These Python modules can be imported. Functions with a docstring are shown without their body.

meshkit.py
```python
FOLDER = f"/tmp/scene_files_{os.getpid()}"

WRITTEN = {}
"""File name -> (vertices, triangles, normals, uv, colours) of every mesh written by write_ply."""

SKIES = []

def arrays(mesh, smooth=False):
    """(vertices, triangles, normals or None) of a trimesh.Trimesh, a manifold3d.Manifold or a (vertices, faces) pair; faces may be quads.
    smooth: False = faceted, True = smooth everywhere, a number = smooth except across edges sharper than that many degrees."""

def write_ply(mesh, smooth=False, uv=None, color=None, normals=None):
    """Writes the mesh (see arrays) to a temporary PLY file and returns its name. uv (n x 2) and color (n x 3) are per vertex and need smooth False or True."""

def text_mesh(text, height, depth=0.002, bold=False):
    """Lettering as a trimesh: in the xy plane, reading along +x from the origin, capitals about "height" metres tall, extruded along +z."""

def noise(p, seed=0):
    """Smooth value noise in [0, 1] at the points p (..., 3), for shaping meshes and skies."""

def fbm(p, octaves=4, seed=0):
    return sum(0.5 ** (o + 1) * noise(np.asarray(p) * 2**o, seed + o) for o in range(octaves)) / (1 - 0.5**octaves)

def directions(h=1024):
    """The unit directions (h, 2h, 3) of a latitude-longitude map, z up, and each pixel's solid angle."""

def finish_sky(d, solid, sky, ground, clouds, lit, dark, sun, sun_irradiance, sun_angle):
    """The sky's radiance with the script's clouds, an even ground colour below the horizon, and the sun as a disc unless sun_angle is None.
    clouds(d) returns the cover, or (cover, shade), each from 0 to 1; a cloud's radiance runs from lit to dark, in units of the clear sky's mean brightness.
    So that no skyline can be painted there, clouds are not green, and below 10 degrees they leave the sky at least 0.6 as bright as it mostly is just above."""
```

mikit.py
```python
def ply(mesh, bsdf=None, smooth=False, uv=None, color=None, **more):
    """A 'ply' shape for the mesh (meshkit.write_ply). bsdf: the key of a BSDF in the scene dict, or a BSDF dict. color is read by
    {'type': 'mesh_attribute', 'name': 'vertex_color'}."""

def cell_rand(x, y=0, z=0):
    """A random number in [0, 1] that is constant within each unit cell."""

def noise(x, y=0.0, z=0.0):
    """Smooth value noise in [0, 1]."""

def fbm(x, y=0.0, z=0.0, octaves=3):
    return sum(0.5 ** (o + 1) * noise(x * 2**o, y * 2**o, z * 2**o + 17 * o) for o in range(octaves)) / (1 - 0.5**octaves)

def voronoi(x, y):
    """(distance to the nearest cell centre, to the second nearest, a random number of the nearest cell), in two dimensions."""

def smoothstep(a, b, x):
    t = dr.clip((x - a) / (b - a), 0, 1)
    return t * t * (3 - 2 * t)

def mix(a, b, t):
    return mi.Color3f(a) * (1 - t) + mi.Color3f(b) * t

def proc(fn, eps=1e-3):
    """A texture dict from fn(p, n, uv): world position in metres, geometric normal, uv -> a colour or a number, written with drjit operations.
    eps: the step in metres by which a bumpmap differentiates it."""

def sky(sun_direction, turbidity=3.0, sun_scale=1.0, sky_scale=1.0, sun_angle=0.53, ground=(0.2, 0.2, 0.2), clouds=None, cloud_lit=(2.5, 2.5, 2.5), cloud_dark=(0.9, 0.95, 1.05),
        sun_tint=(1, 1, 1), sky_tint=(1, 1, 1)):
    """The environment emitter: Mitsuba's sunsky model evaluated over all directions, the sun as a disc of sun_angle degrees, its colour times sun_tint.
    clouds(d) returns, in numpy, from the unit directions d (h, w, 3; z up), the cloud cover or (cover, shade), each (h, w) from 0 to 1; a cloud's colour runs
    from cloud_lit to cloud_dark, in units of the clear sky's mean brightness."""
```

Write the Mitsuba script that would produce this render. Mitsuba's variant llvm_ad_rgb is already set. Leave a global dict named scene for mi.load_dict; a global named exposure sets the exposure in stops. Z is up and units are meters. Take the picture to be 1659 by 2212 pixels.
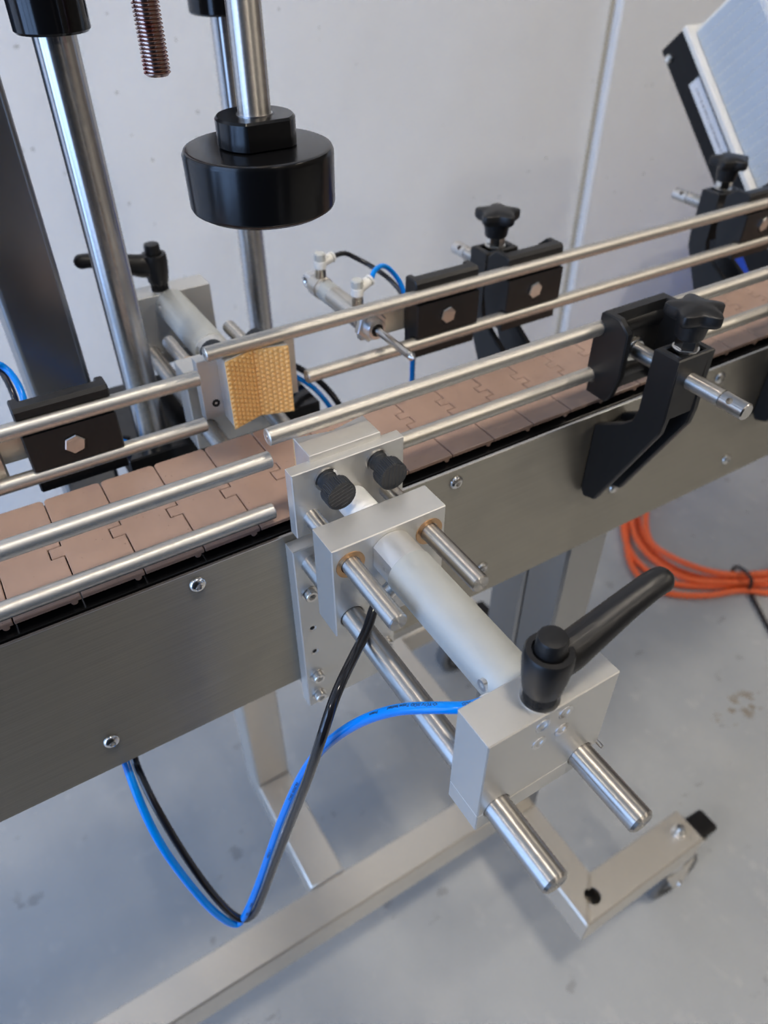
import math, random, numpy as np, trimesh, manifold3d as m3, mapbox_earcut
import drjit as dr
import mitsuba as mi
import mikit, meshkit
from mikit import proc, noise, fbm, smoothstep, mix, cell_rand
from shapely.geometry import Polygon, box as sbox
from shapely.ops import unary_union

random.seed(7); np.random.seed(7)
T = mi.ScalarTransform4f
scene, labels = {}, {}
PI = math.pi

# ------------------------------------------------------------------ camera, light, exposure
CAM = np.array([0.0, -0.345, 1.22])
FWD = np.array([0.3949, 0.6463, -0.6530]); UP = np.array([0.3406, 0.5566, 0.7574])
scene['camera'] = {'type': 'thinlens', 'fov': 54.86, 'fov_axis': 'x', 'aperture_radius': 0.0017, 'focus_distance': 0.41,
                   'to_world': T().look_at(origin=CAM.tolist(), target=(CAM + FWD).tolist(), up=UP.tolist()), 'near_clip': 0.01, 'far_clip': 50.0}
exposure = 0.28
DAY = [1.2, 2.1, 3.9]           # the daylight behind the glazing on the left
LAMP = [86.0, 77.0, 64.0]      # warm high-bay lamps under the ceiling
# the glazed gate and the lamps that use these two stand in the room section right below

# ------------------------------------------------------------------ helpers
def V3(*a): return np.array(a, float)
def numbered(base):
    if base not in scene and not any(k.startswith(base + '__') for k in scene) and base not in labels: return base
    i = 1
    while True:
        k = f'{base}_{i:03d}'
        if k not in scene and k not in labels and not any(q.startswith(k + '__') for q in scene): return k
        i += 1
def thing(name, label, cat, group=None, kind=None):
    k = numbered(name); labels[k] = {'label': label, 'category': cat}
    if group: labels[k]['group'] = group
    if kind: labels[k]['kind'] = kind
    return k
def put(key, mesh, mat, smooth=32, label=None, kind=None, **kw):
    base = key; i = 0
    while key in scene:
        i += 1; key = f'{base}_{i:03d}'
    scene[key] = mikit.ply(mesh, mat, smooth=smooth, **kw)
    d = {}
    if label: d['label'] = label
    if kind: d['kind'] = kind
    if d: labels[key] = {**labels.get(key, {}), **d}
    return key
def part(parent, name, mesh, mat, smooth=32, label=None, **kw):
    return put(f'{parent}__{name}', mesh, mat, smooth, label, **kw)
def struct(key, mesh, mat, label, smooth=False, **kw):
    scene[key] = mikit.ply(mesh, mat, smooth=smooth, **kw)
    labels[key] = {'label': label, 'category': key.split('_')[0], 'kind': 'structure'}
    return key
def cat(*ms):
    vs, fs, o = [], [], 0
    for m in ms:
        v, f = np.asarray(m[0], float), np.asarray(m[1], int)
        vs.append(v); fs.append(f + o); o += len(v)
    return np.vstack(vs), np.vstack(fs)
def quads(q): q = np.asarray(q, int); return np.vstack([q[:, [0, 1, 2]], q[:, [0, 2, 3]]])
def from_man(m):
    me = m.to_mesh(); return np.array(me.vert_properties[:, :3], float), np.array(me.tri_verts, int)
def to_man(m):
    return m3.Manifold(m3.Mesh(np.asarray(m[0], np.float32), np.asarray(m[1], np.uint32)))
def bbox(x0, x1, y0, y1, z0, z1, b=0.0006):
    """chamfered box"""
    x0, x1 = min(x0, x1), max(x0, x1); y0, y1 = min(y0, y1), max(y0, y1); z0, z1 = min(z0, z1), max(z0, z1)
    b = min(b, (x1 - x0) / 2.2, (y1 - y0) / 2.2, (z1 - z0) / 2.2); P = []
    for sx in (0, 1):
        for sy in (0, 1):
            for sz in (0, 1):
                X = (x0, x1)[sx]; Y = (y0, y1)[sy]; Z = (z0, z1)[sz]
                dx = b * (1 - 2 * sx); dy = b * (1 - 2 * sy); dz = b * (1 - 2 * sz)
                P += [(X, Y + dy, Z + dz), (X + dx, Y, Z + dz), (X + dx, Y + dy, Z)]
    h = trimesh.convex.convex_hull(np.array(P)); return np.array(h.vertices), np.array(h.faces)
def basis(axis):
    w = np.asarray(axis, float); w = w / np.linalg.norm(w)
    u = np.cross(w, [0, 0, 1.0]) if abs(w[2]) < 0.9 else np.cross(w, [0, 1.0, 0]); u /= np.linalg.norm(u)
    return u, np.cross(w, u), w
def lathe(profile, origin, axis, n=40, shape=None):
    """profile [(radius, height)], turned about axis; shape(angle, k) scales the radius of ring k"""
    u, v, w = basis(axis); o = np.asarray(origin, float)
    a = np.arange(n) * 2 * PI / n; rings = []
    for k, (r, h) in enumerate(profile):
        s = np.ones(n) if shape is None else np.array([shape(t, k) for t in a])
        rings.append(o + w * h + (r * s * np.cos(a))[:, None] * u + (r * s * np.sin(a))[:, None] * v)
    V = np.vstack(rings); Q = []
    for k in range(len(profile) - 1):
        for i in range(n):
            j = (i + 1) % n; Q.append((k * n + i, k * n + j, (k + 1) * n + j, (k + 1) * n + i))
    F = quads(Q); c0 = len(V)
    V = np.vstack([V, [o + w * profile[0][1], o + w * profile[-1][1]]]); L = (len(profile) - 1) * n
    caps = [(c0, (i + 1) % n, i) for i in range(n)] + [(c0 + 1, L + i, L + (i + 1) % n) for i in range(n)]
    return V, np.vstack([F, caps])
def rod(p0, p1, r, ch=0.0008, n=40):
    p0, p1 = np.asarray(p0, float), np.asarray(p1, float); L = np.linalg.norm(p1 - p0)
    c = min(ch, r * .6, L * .3)
    return lathe([(r - c, 0), (r, c), (r, L - c), (r - c, L)], p0, p1 - p0, n)
def shaft(parent, name, p0, p1, r, mat_, ch=.0008, n=48, label=None):
    """a turned rod: uv runs around and along it, so that the ground finish stretches reflections along its length"""
    p0, p1 = np.asarray(p0, float), np.asarray(p1, float); L = np.linalg.norm(p1 - p0); u, v, w = basis(p1 - p0); c = min(ch, r * .6, L * .3)
    a = np.arange(n + 1) * 2 * PI / n; V, F, UV = [], [], []
    for (r0, h0), (r1, h1) in (((.0004 * r, 0), (r - c, 0)), ((r - c, 0), (r, c)), ((r, c), (r, L - c)), ((r, L - c), (r - c, L)), ((r - c, L), (.0004 * r, L))):
        o = sum(len(x) for x in V); s0 = 0; s1 = math.hypot(r1 - r0, h1 - h0)
        for (rr, h, sv) in ((r0, h0, s0), (r1, h1, s1)):
            V.append(p0 + w * h + (rr * np.cos(a))[:, None] * u + (rr * np.sin(a))[:, None] * v); UV.append(np.stack([a * r, np.full(n + 1, sv)], 1))
        F.append(quads([(o + i, o + i + 1, o + n + 2 + i, o + n + 1 + i) for i in range(n)]))
    return part(parent, name, (np.vstack(V), np.vstack(F)), mat_, True, label, uv=np.vstack(UV))
def tube(p0, p1, r0, r1, n=32):
    """hollow ring"""
    p0, p1 = np.asarray(p0, float), np.asarray(p1, float); L = np.linalg.norm(p1 - p0); u, v, w = basis(p1 - p0)
    prof = [(r0, 0), (r1, 0), (r1, L), (r0, L)]; a = np.arange(n) * 2 * PI / n
    V = np.vstack([p0 + w * h + (r * np.cos(a))[:, None] * u + (r * np.sin(a))[:, None] * v for r, h in prof]); Q = []
    for k in range(4):
        for i in range(n):
            j = (i + 1) % n; Q.append((k * n + i, k * n + j, ((k + 1) % 4) * n + j, ((k + 1) % 4) * n + i))
    return V, quads(Q)
def crom(P, m=10):
    P = np.asarray(P, float); Q = np.vstack([2 * P[0] - P[1], P, 2 * P[-1] - P[-2]]); out = []
    for i in range(1, len(Q) - 2):
        for t in np.arange(m) / m:
            a, b, c, d = Q[i - 1:i + 3]
            out.append(.5 * ((2 * b) + (c - a) * t + (2 * a - 5 * b + 4 * c - d) * t * t + (3 * b - a - 3 * c + d) * t ** 3))
    out.append(P[-1]); return np.array(out)
def smooth_path(P, m=10, it=6):
    C = crom(P, m)
    for _ in range(it): C[1:-1] = .25 * C[:-2] + .5 * C[1:-1] + .25 * C[2:]
    return C
def frames(C):
    t = np.gradient(C, axis=0); t /= np.linalg.norm(t, axis=1, keepdims=True); N = [basis(t[0])[0]]
    for i in range(1, len(C)):
        x = N[-1] - t[i] * (N[-1] @ t[i]); N.append(x / np.linalg.norm(x))
    return t, np.array(N)
def sweep(C, r, n=16):
    t, N = frames(C); B = np.cross(t, N); a = np.arange(n) * 2 * PI / n
    V = (C[:, None] + r * (np.cos(a)[None, :, None] * N[:, None] + np.sin(a)[None, :, None] * B[:, None])).reshape(-1, 3); Q = []
    for k in range(len(C) - 1):
        for i in range(n):
            j = (i + 1) % n; Q.append((k * n + i, k * n + j, (k + 1) * n + j, (k + 1) * n + i))
    L = (len(C) - 1) * n; c0 = len(V); V = np.vstack([V, C[0], C[-1]])
    caps = [(c0, (i + 1) % n, i) for i in range(n)] + [(c0 + 1, L + i, L + (i + 1) % n) for i in range(n)]
    return V, np.vstack([quads(Q), caps])
def loops_of(poly):
    poly = poly if isinstance(poly, Polygon) else Polygon(poly)
    poly = poly.simplify(1e-6)
    if not isinstance(poly, Polygon): poly = max(poly.geoms, key=lambda g: g.area)
    ex = np.array(poly.exterior.coords)[:-1]
    area = lambda p: .5 * np.sum(p[:, 0] * np.roll(p[:, 1], -1) - np.roll(p[:, 0], -1) * p[:, 1])
    L = [ex if area(ex) > 0 else ex[::-1]]
    for h in poly.interiors:
        h = np.array(h.coords)[:-1]; L.append(h if area(h) < 0 else h[::-1])
    return L
def inset(p, b):
    d = np.roll(p, -1, 0) - p; d /= np.linalg.norm(d, axis=1, keepdims=True); n = np.stack([-d[:, 1], d[:, 0]], 1)
    m = n + np.roll(n, 1, 0); l2 = np.maximum((m ** 2).sum(1, keepdims=True), .5); return p + m * (2 * b / l2)
def cr2(a, b): return a[:, 0] * b[:, 1] - a[:, 1] * b[:, 0]
def prism(poly, h0, h1, O, U, Vv, W, bev=0.0005, both=True):
    """shapely polygon extruded from h0 to h1 along W, with chamfered rims"""
    L = loops_of(poly); O, U, Vv, W = (np.asarray(x, float) for x in (O, U, Vv, W)); bev = min(bev, (h1 - h0) * .4)
    n = sum(len(l) for l in L)
    tri = np.array(mapbox_earcut.triangulate_float64(np.vstack([inset(l, bev) for l in L]), np.cumsum([len(l) for l in L]).astype(np.uint32))).reshape(-1, 3).astype(int)
    p2 = np.vstack(L); ar = cr2(p2[tri[:, 1]] - p2[tri[:, 0]], p2[tri[:, 2]] - p2[tri[:, 0]]); tri[ar < 0] = tri[ar < 0][:, ::-1]
    lev = [(bev if both else 0, h0), (0, h0 + bev if both else h0), (0, h1 - bev), (bev, h1)]
    P = np.vstack([np.hstack([np.vstack([inset(l, i) for l in L]), np.full((n, 1), h)]) for i, h in lev]); Q = []; o = 0
    for l in L:
        k = len(l)
        for i in range(k):
            j = (i + 1) % k
            for s in range(3): Q.append((s * n + o + i, s * n + o + j, (s + 1) * n + o + j, (s + 1) * n + o + i))
        o += k
    F = np.vstack([quads(Q), tri + 3 * n, tri[:, ::-1]])
    if np.dot(np.cross(U, Vv), W) < 0: F = F[:, ::-1]
    return O + P[:, :1] * U + P[:, 1:2] * Vv + P[:, 2:] * W, F
EX, EY, EZ = V3(1, 0, 0), V3(0, 1, 0), V3(0, 0, 1)
def circ(x, y, r, n=24): a = np.arange(n) * 2 * PI / n; return Polygon(np.stack([x + r * np.cos(a), y + r * np.sin(a)], 1))
def rrect(x0, x1, y0, y1, r, n=5):
    P = []
    for cx, cy, a0 in ((x1 - r, y1 - r, 0), (x0 + r, y1 - r, 90), (x0 + r, y0 + r, 180), (x1 - r, y0 + r, 270)):
        for k in range(n + 1):
            a = math.radians(a0 + 90 * k / n); P.append((cx + r * math.cos(a), cy + r * math.sin(a)))
    return Polygon(P)
def xz_plate(poly, y0, y1, bev=.0005):   # polygon in (x, z), thickness along y
    return prism(poly, min(y0, y1), max(y0, y1), (0, 0, 0), EX, EZ, EY, bev)
def yz_plate(poly, x0, x1, bev=.0005):   # polygon in (y, z), thickness along x
    return prism(poly, min(x0, x1), max(x0, x1), (0, 0, 0), EY, EZ, EX, bev)
def xy_plate(poly, z0, z1, bev=.0005, both=True):
    return prism(poly, z0, z1, (0, 0, 0), EX, EY, EZ, bev, both)
def hull_chain(nodes, refine=0.0025, it=8, sub=16):
    """nodes [(x,y,z,r)] -> smooth hulled chain"""
    tot = None
    for a, b in zip(nodes[:-1], nodes[1:]):
        s = [m3.Manifold.sphere(q[3], sub).translate([float(c) for c in q[:3]]) for q in (a, b)]
        h = m3.Manifold.batch_hull(s); tot = h if tot is None else tot + h
    t = trimesh.Trimesh(*from_man(tot.refine_to_length(refine)), process=True)
    trimesh.smoothing.filter_taubin(t, iterations=it); return np.array(t.vertices), np.array(t.faces)
def hexagon(x, y, r, rot=0): a = rot + np.arange(6) * PI / 3; return Polygon(np.stack([x + r * np.cos(a), y + r * np.sin(a)], 1))

# ------------------------------------------------------------------ materials
def mat(key, d, two=True): scene[key] = {'type': 'twosided', 'b': d} if two else d; return key
def rgb(*c): return {'type': 'rgb', 'value': list(c)}
def metal(key, col, rough, bump=None, bs=1.0, **kw):
    d = {'type': 'principled', 'base_color': rgb(*col), 'metallic': 1.0, 'roughness': rough, **kw}
    if bump: d = {'type': 'bumpmap', 'tex': bump, 'b': d, 'scale': bs}
    return mat(key, d)
def plastic(key, col, rough, spec=.5, bump=None, **kw):
    d = {'type': 'principled', 'base_color': col if isinstance(col, dict) else rgb(*col), 'roughness': rough, 'specular': spec, **kw}
    if bump: d = {'type': 'bumpmap', 'tex': bump, 'b': d, 'scale': 1.0}
    return mat(key, d)
def brush_x(p, n, uv):      # streaks along x
    return mix((.39, .37, .325), (.48, .455, .40), fbm(p.x * 18, p.y * 900, p.z * 900, 3))
mat('rail_steel', {'type': 'principled', 'base_color': rgb(.66, .62, .555), 'metallic': .88, 'roughness': .31})
metal('bright_steel', (.66, .63, .595), .22)
metal('polished_steel', (.62, .61, .6), .07)
metal('screw_steel', (.78, .76, .73), .16)
mat('panel_steel', {'type': 'roughconductor', 'distribution': 'ggx', 'alpha_u': .15, 'alpha_v': .33, 'material': 'none', 'specular_reflectance': proc(brush_x)})
mat('tube_steel', {'type': 'principled', 'base_color': rgb(.68, .63, .555), 'metallic': .72, 'roughness': .33})
metal('column_steel', (.40, .39, .375), .28)  # tone darkened to carry the shade under the conveyor
metal('dark_steel', (.33, .33, .335), .3)
mat('alu_block', {'type': 'principled', 'base_color': rgb(.68, .665, .63), 'metallic': .68, 'roughness': .38, 'specular': .5})
mat('alu_tube', {'type': 'principled', 'base_color': rgb(.50, .51, .485), 'metallic': .4, 'roughness': .42, 'specular': .5})
metal('alu_bright', (.82, .81, .8), .25)
metal('nickel', (.62, .58, .5), .16)
metal('bronze', (.66, .42, .24), .28)
plastic('black_nylon', (.008, .008, .0085), .4, .45)
plastic('black_gloss', (.004, .004, .0045), .13, .4)
plastic('black_delrin', (.0035, .0035, .004), .2, .35)
plastic('black_matte', (.006, .006, .0065), .5, .3)
plastic('knob_grey', (.018, .020, .023), .42, .45)
plastic('white_plastic', (.78, .77, .73), .35)
plastic('grey_white', (.46, .47, .45), .3)
plastic('nylon_white', (.82, .82, .8), .4)
plastic('hose_blue', (.0, .225, .80), .14, .35)
plastic('hose_black', (.01, .01, .012), .1, .6)
plastic('print_ink', (.01, .012, .02), .5)
plastic('rubber_pad', (.86, .54, .21), .55)
plastic('orange_cable', (.83, .13, .03), .4)
plastic('crate_blue', (.01, .06, .42), .35)
plastic('tyre_grey', (.12, .125, .13), .55)
plastic('paper', (.72, .74, .78), .6)
plastic('side_window_tint', (.47, .53, .60), .4)  # blue window light put into the colour of the white ribbed side
plastic('screen_glass', (.55, .55, .52), .2)
plastic('joint_brown', (.44, .39, .30), .7)  # brown tone of the strip at the vertical wall joint
def chain_col(p, n, uv):
    k = fbm(p.x * 60, p.y * 25, 0, 4); s = smoothstep(.62, .8, fbm(p.x * 14 + 5, p.y * 30, 3, 3))
    c = mix((.315, .21, .163), (.36, .243, .19), k); c = mix(c, (.27, .182, .165), s * .5)
    sp = smoothstep(.965, .985, noise(p.x * 520, p.y * 520, 1)); return mix(c, (.12, .07, .05), sp * .7)
plastic('chain_acetal', proc(chain_col), .33, .5)
def turned(key, col, au, av): mat(key, {'type': 'roughconductor', 'distribution': 'ggx', 'alpha_u': au, 'alpha_v': av, 'material': 'none', 'specular_reflectance': rgb(*col)})
turned('rail_turned', (.77, .725, .65), .18, .32)
turned('rod_turned', (.64, .61, .57), .065, .34)
turned('column_turned', (.60, .59, .575), .035, .14)
def floor_col(p, n, uv):
    a = fbm(p.x * 2.3, p.y * 2.3, 0, 4); b = fbm(p.x * 9, p.y * 7 + 3, 2, 4); c = fbm(p.x * 38, p.y * 30, 5, 4)
    col = mix((.325, .338, .348), (.385, .396, .40), smoothstep(.25, .75, .55 * a + .45 * b))
    col = mix(col, (.44, .44, .43), .5 * smoothstep(.55, .85, fbm(p.x * 6 + 9, p.y * 5, 1, 5)))
    col = mix(col, (.47, .465, .45), .4 * smoothstep(.66, .9, c))
    dk = smoothstep(.76, .86, fbm(p.x * 24 + 2, p.y * 34 + 7, 4, 4)); col = mix(col, (.22, .22, .22), dk * .6)
    d2 = dr.square((p.x - 1.02) / .07) + dr.square((p.y - .01) / .03)
    br = smoothstep(1.3, .3, d2) * smoothstep(.56, .64, fbm(p.x * 85, p.y * 85, 8, 3)); col = mix(col, (.24, .2, .15), br * .8)
    return col
def floor_bump(p, n, uv): return .0012 * fbm(p.x * 30, p.y * 30, 0, 3)
mat('floor_paint', {'type': 'principled', 'base_color': proc(floor_col), 'roughness': .42, 'specular': .45})
def wall_col(p, n, uv):
    c = mix((.72, .725, .73), (.78, .78, .775), fbm(p.x * 2.2, p.z * 2.2, 0, 4))
    sp = smoothstep(.86, .93, fbm(p.x * 55, p.z * 48, 4, 2)) * smoothstep(.45, .6, fbm(p.x * 3, p.z * 3, 9, 2)); return mix(c, (.40, .40, .37), sp * .7)
def wall_bump(p, n, uv): return .010 * fbm(p.x * 3.5, p.z * 3, 2, 3) + .0004 * fbm(p.x * 90, p.z * 90, 1, 2)
mat('wall_paint', {'type': 'bumpmap', 'tex': proc(wall_bump, .004), 'b': {'type': 'principled', 'base_color': proc(wall_col), 'roughness': .38, 'specular': .5}, 'scale': 1.0})
plastic('room_paint', (.16, .14, .12), .7)
plastic('ceiling_paint', (.62, .59, .54), .8)
plastic('dark_paint', (.012, .012, .013), .6, .2)
plastic('window_frame', (.25, .26, .27), .5)

# ------------------------------------------------------------------ the room
def plane(p, a, b):
    p, a, b = map(np.asarray, (p, a, b)); return np.array([p, p + a, p + a + b, p + b], float), np.array([[0, 1, 2], [0, 2, 3]])
XL, XR, YF, YB, ZC, XJ = -2.6, 4.2, -3.6, 1.0, 3.1, 1.388
struct('floor', plane((XL, YF, 0), (XR - XL, 0, 0), (0, YB + .2 - YF, 0)), 'floor_paint', 'smooth grey painted concrete floor with scuffs and stains')
struct('wall_back', bbox(XL, XJ, YB, YB + .15, 0, ZC, .002), 'wall_paint', 'pale grey painted wall behind the conveyor')
struct('wall_right_bay', bbox(XJ, XR, YB - .024, YB + .15, 0, ZC, .004), 'wall_paint', 'slightly proud grey wall section right of the vertical joint')
struct('trim_1', bbox(XJ - .011, XJ - .0005, YB - .004, YB, 0, ZC, .001), 'joint_brown', 'thin brownish strip along the vertical wall joint')
struct('wall_right', bbox(XR, XR + .1, YF, YB, 0, ZC, .002), 'room_paint', 'plain wall at the right end of the room')
struct('wall_front', bbox(XL, XR, YF - .1, YF, 0, ZC, .002), 'room_paint', 'plain wall behind the camera')
struct('ceiling', bbox(XL, XR, YF, YB, ZC, ZC + .1, .002), 'ceiling_paint', 'plain ceiling of the workshop')
# glazed gate in the left wall: daylight through frosted panes
GY0, GY1, GZ1 = -2.6, .55, 2.6
wl = [bbox(XL - .1, XL, YF, GY0, 0, ZC, .002), bbox(XL - .1, XL, GY1, YB, 0, ZC, .002), bbox(XL - .1, XL, GY0, GY1, GZ1, ZC, .002)]
struct('wall_left', cat(*wl), 'room_paint', 'wall around the glazed gate at the left')
fr = [bbox(XL - .06, XL + .0, y - .03, y + .03, 0, GZ1, .002) for y in np.linspace(GY0, GY1, 5)] + [bbox(XL - .06, XL, GY0, GY1, z - .03, z + .03, .002) for z in (.05, 1.3, GZ1 - .03)]
struct('window_1', cat(*fr), 'window_frame', 'dark frame of the glazed gate at the left')
k = 0
for i in range(4):
    for z0, z1 in ((.08, 1.27), (1.33, 2.54)):
        y0, y1 = np.linspace(GY0, GY1, 5)[i:i + 2]
        q = plane((XL - .03, y0 + .03, z0), (0, y1 - y0 - .06, 0), (0, 0, z1 - z0))
        put('window_1__pane', q, 'paper', False, emitter={'type': 'area', 'radiance': rgb(*DAY)})
# ceiling lamps
for i, (lx, ly) in enumerate(((.30, -.55), (2.8, -1.7), (-1.9, -.55), (.30, -2.75), (2.7, -2.75))):
    t = thing('ceiling_lamp', ('warm high-bay lamp above the gripper', 'warm high-bay lamp above the right end of the room', 'warm high-bay lamp near the glazed gate', 'warm high-bay lamp behind the camera', 'warm high-bay lamp in the rear right corner')[i], 'lamp', 'high-bay lamps')
    part(t, 'housing', lathe([(.19, 0), (.20, .01), (.17, .06), (.08, .07), (.08, .10), (.02, .11)], (lx, ly, ZC - .112), EZ, 36), 'window_frame')
    part(t, 'diffuser', lathe([(.0, -.001), (.155, -.001)], (lx, ly, ZC - .1125), EZ, 36), 'paper', False, emitter={'type': 'area', 'radiance': rgb(*LAMP)})
# unseen dark cupboards, added to darken what the panel and columns mirror
for x0, x1, yf, lb in ((-1.25, .17, -.76, 'wide dark cabinet added close behind the camera to darken reflections'), (.50, 1.0, -2.3, 'narrow dark cabinet added behind the camera at the right for column reflections')):
    t = thing('added_dark_cabinet', lb, 'cabinet', 'added dark cabinets behind the camera')
    part(t, 'body', bbox(x0, x1, yf - .5, yf - .0, .02, 1.75, .004), 'dark_paint')
    part(t, 'door', bbox(x0 + .02, (x0 + x1) / 2 - .002, yf, yf + .02, .06, 1.71, .003), 'dark_paint')
    part(t, 'door', bbox((x0 + x1) / 2 + .002, x1 - .02, yf, yf + .02, .06, 1.71, .003), 'dark_paint')
    part(t, 'plinth', bbox(x0 + .02, x1 - .02, yf - .48, yf - .02, 0, .021, .001), 'dark_paint')

# ------------------------------------------------------------------ base frame and lifting column
sf = thing('support_frame', 'brushed stainless steel square tube stand below the conveyor', 'stand')
ZT0, ZT1 = .15, .20
def mitre(pts, z0, z1, name, m='tube_steel'): return part(sf, name, xy_plate(Polygon(pts), z0, z1, .0022), m, 40)
part(sf, 'cross_tube', bbox(-.7, .4145, .0105, .0605, ZT0, ZT1, .0025), 'tube_steel', 40)
hole = circ(.4473, -.1399, .0112, 28)
def hollow(outer, inner):
    m = to_man(xy_plate(Polygon(outer), ZT0, ZT1, .0022)) - to_man(xy_plate(Polygon(inner), ZT0 + .003, ZT1 - .003, .0002)) - to_man(xy_plate(hole, ZT1 - .01, ZT1 + .01, .0001))
    return from_man(m)
part(sf, 'foot_tube', hollow([(.4152, .40), (.4152, -.1645), (.4655, -.1145), (.4655, .40)], [(.4182, .397), (.4182, -.1650), (.4625, -.1215), (.4625, .397)]), 'tube_steel', 40)
part(sf, 'foot_tube', hollow([(.4152, -.165), (.634, -.165), (.634, -.115), (.4657, -.115)], [(.4150, -.162), (.631, -.162), (.631, -.118), (.4590, -.118)]), 'tube_steel', 40)
part(sf, 'weld_seam', cat(sweep(crom([(.4152, -.1652, .1999), (.428, -.152, .2), (.4325, -.1478, .1999)], 6), .0009, 8), sweep(crom([(.4485, -.1318, .1999), (.456, -.124, .2), (.4656, -.1147, .1999)], 6), .0009, 8)), 'tube_steel')
part(sf, 'foot_tube', bbox(.4155, .63, .3555, .4055, ZT0, ZT1, .0025), 'tube_steel', 40)
part(sf, 'rear_tube', bbox(.1345, .1845, .0607, .2805, ZT0, ZT1, .0025), 'tube_steel', 40)
part(sf, 'post', bbox(.1345, .1845, .2307, .2807, ZT1, .742, .0025), 'tube_steel', 40)
part(sf, 'weld_seam', sweep(crom([(.1345, .2305, .2012), (.16, .2303, .2014), (.1845, .2305, .2012)], 6), .0016, 8), 'bright_steel')
part(sf, 'weld_seam', sweep(crom([(.1345, .0606, .2), (.16, .0606, .2004), (.1845, .0606, .2)], 6), .0014, 8), 'bright_steel')
part(sf, 'lift_column', bbox(.4145, .466, -.0040, .0455, ZT1, .7455, .003), 'column_steel', 40)
part(sf, 'lift_column', bbox(.4145, .466, .0475, .0970, ZT1, .7455, .003), 'column_steel', 40)

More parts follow.
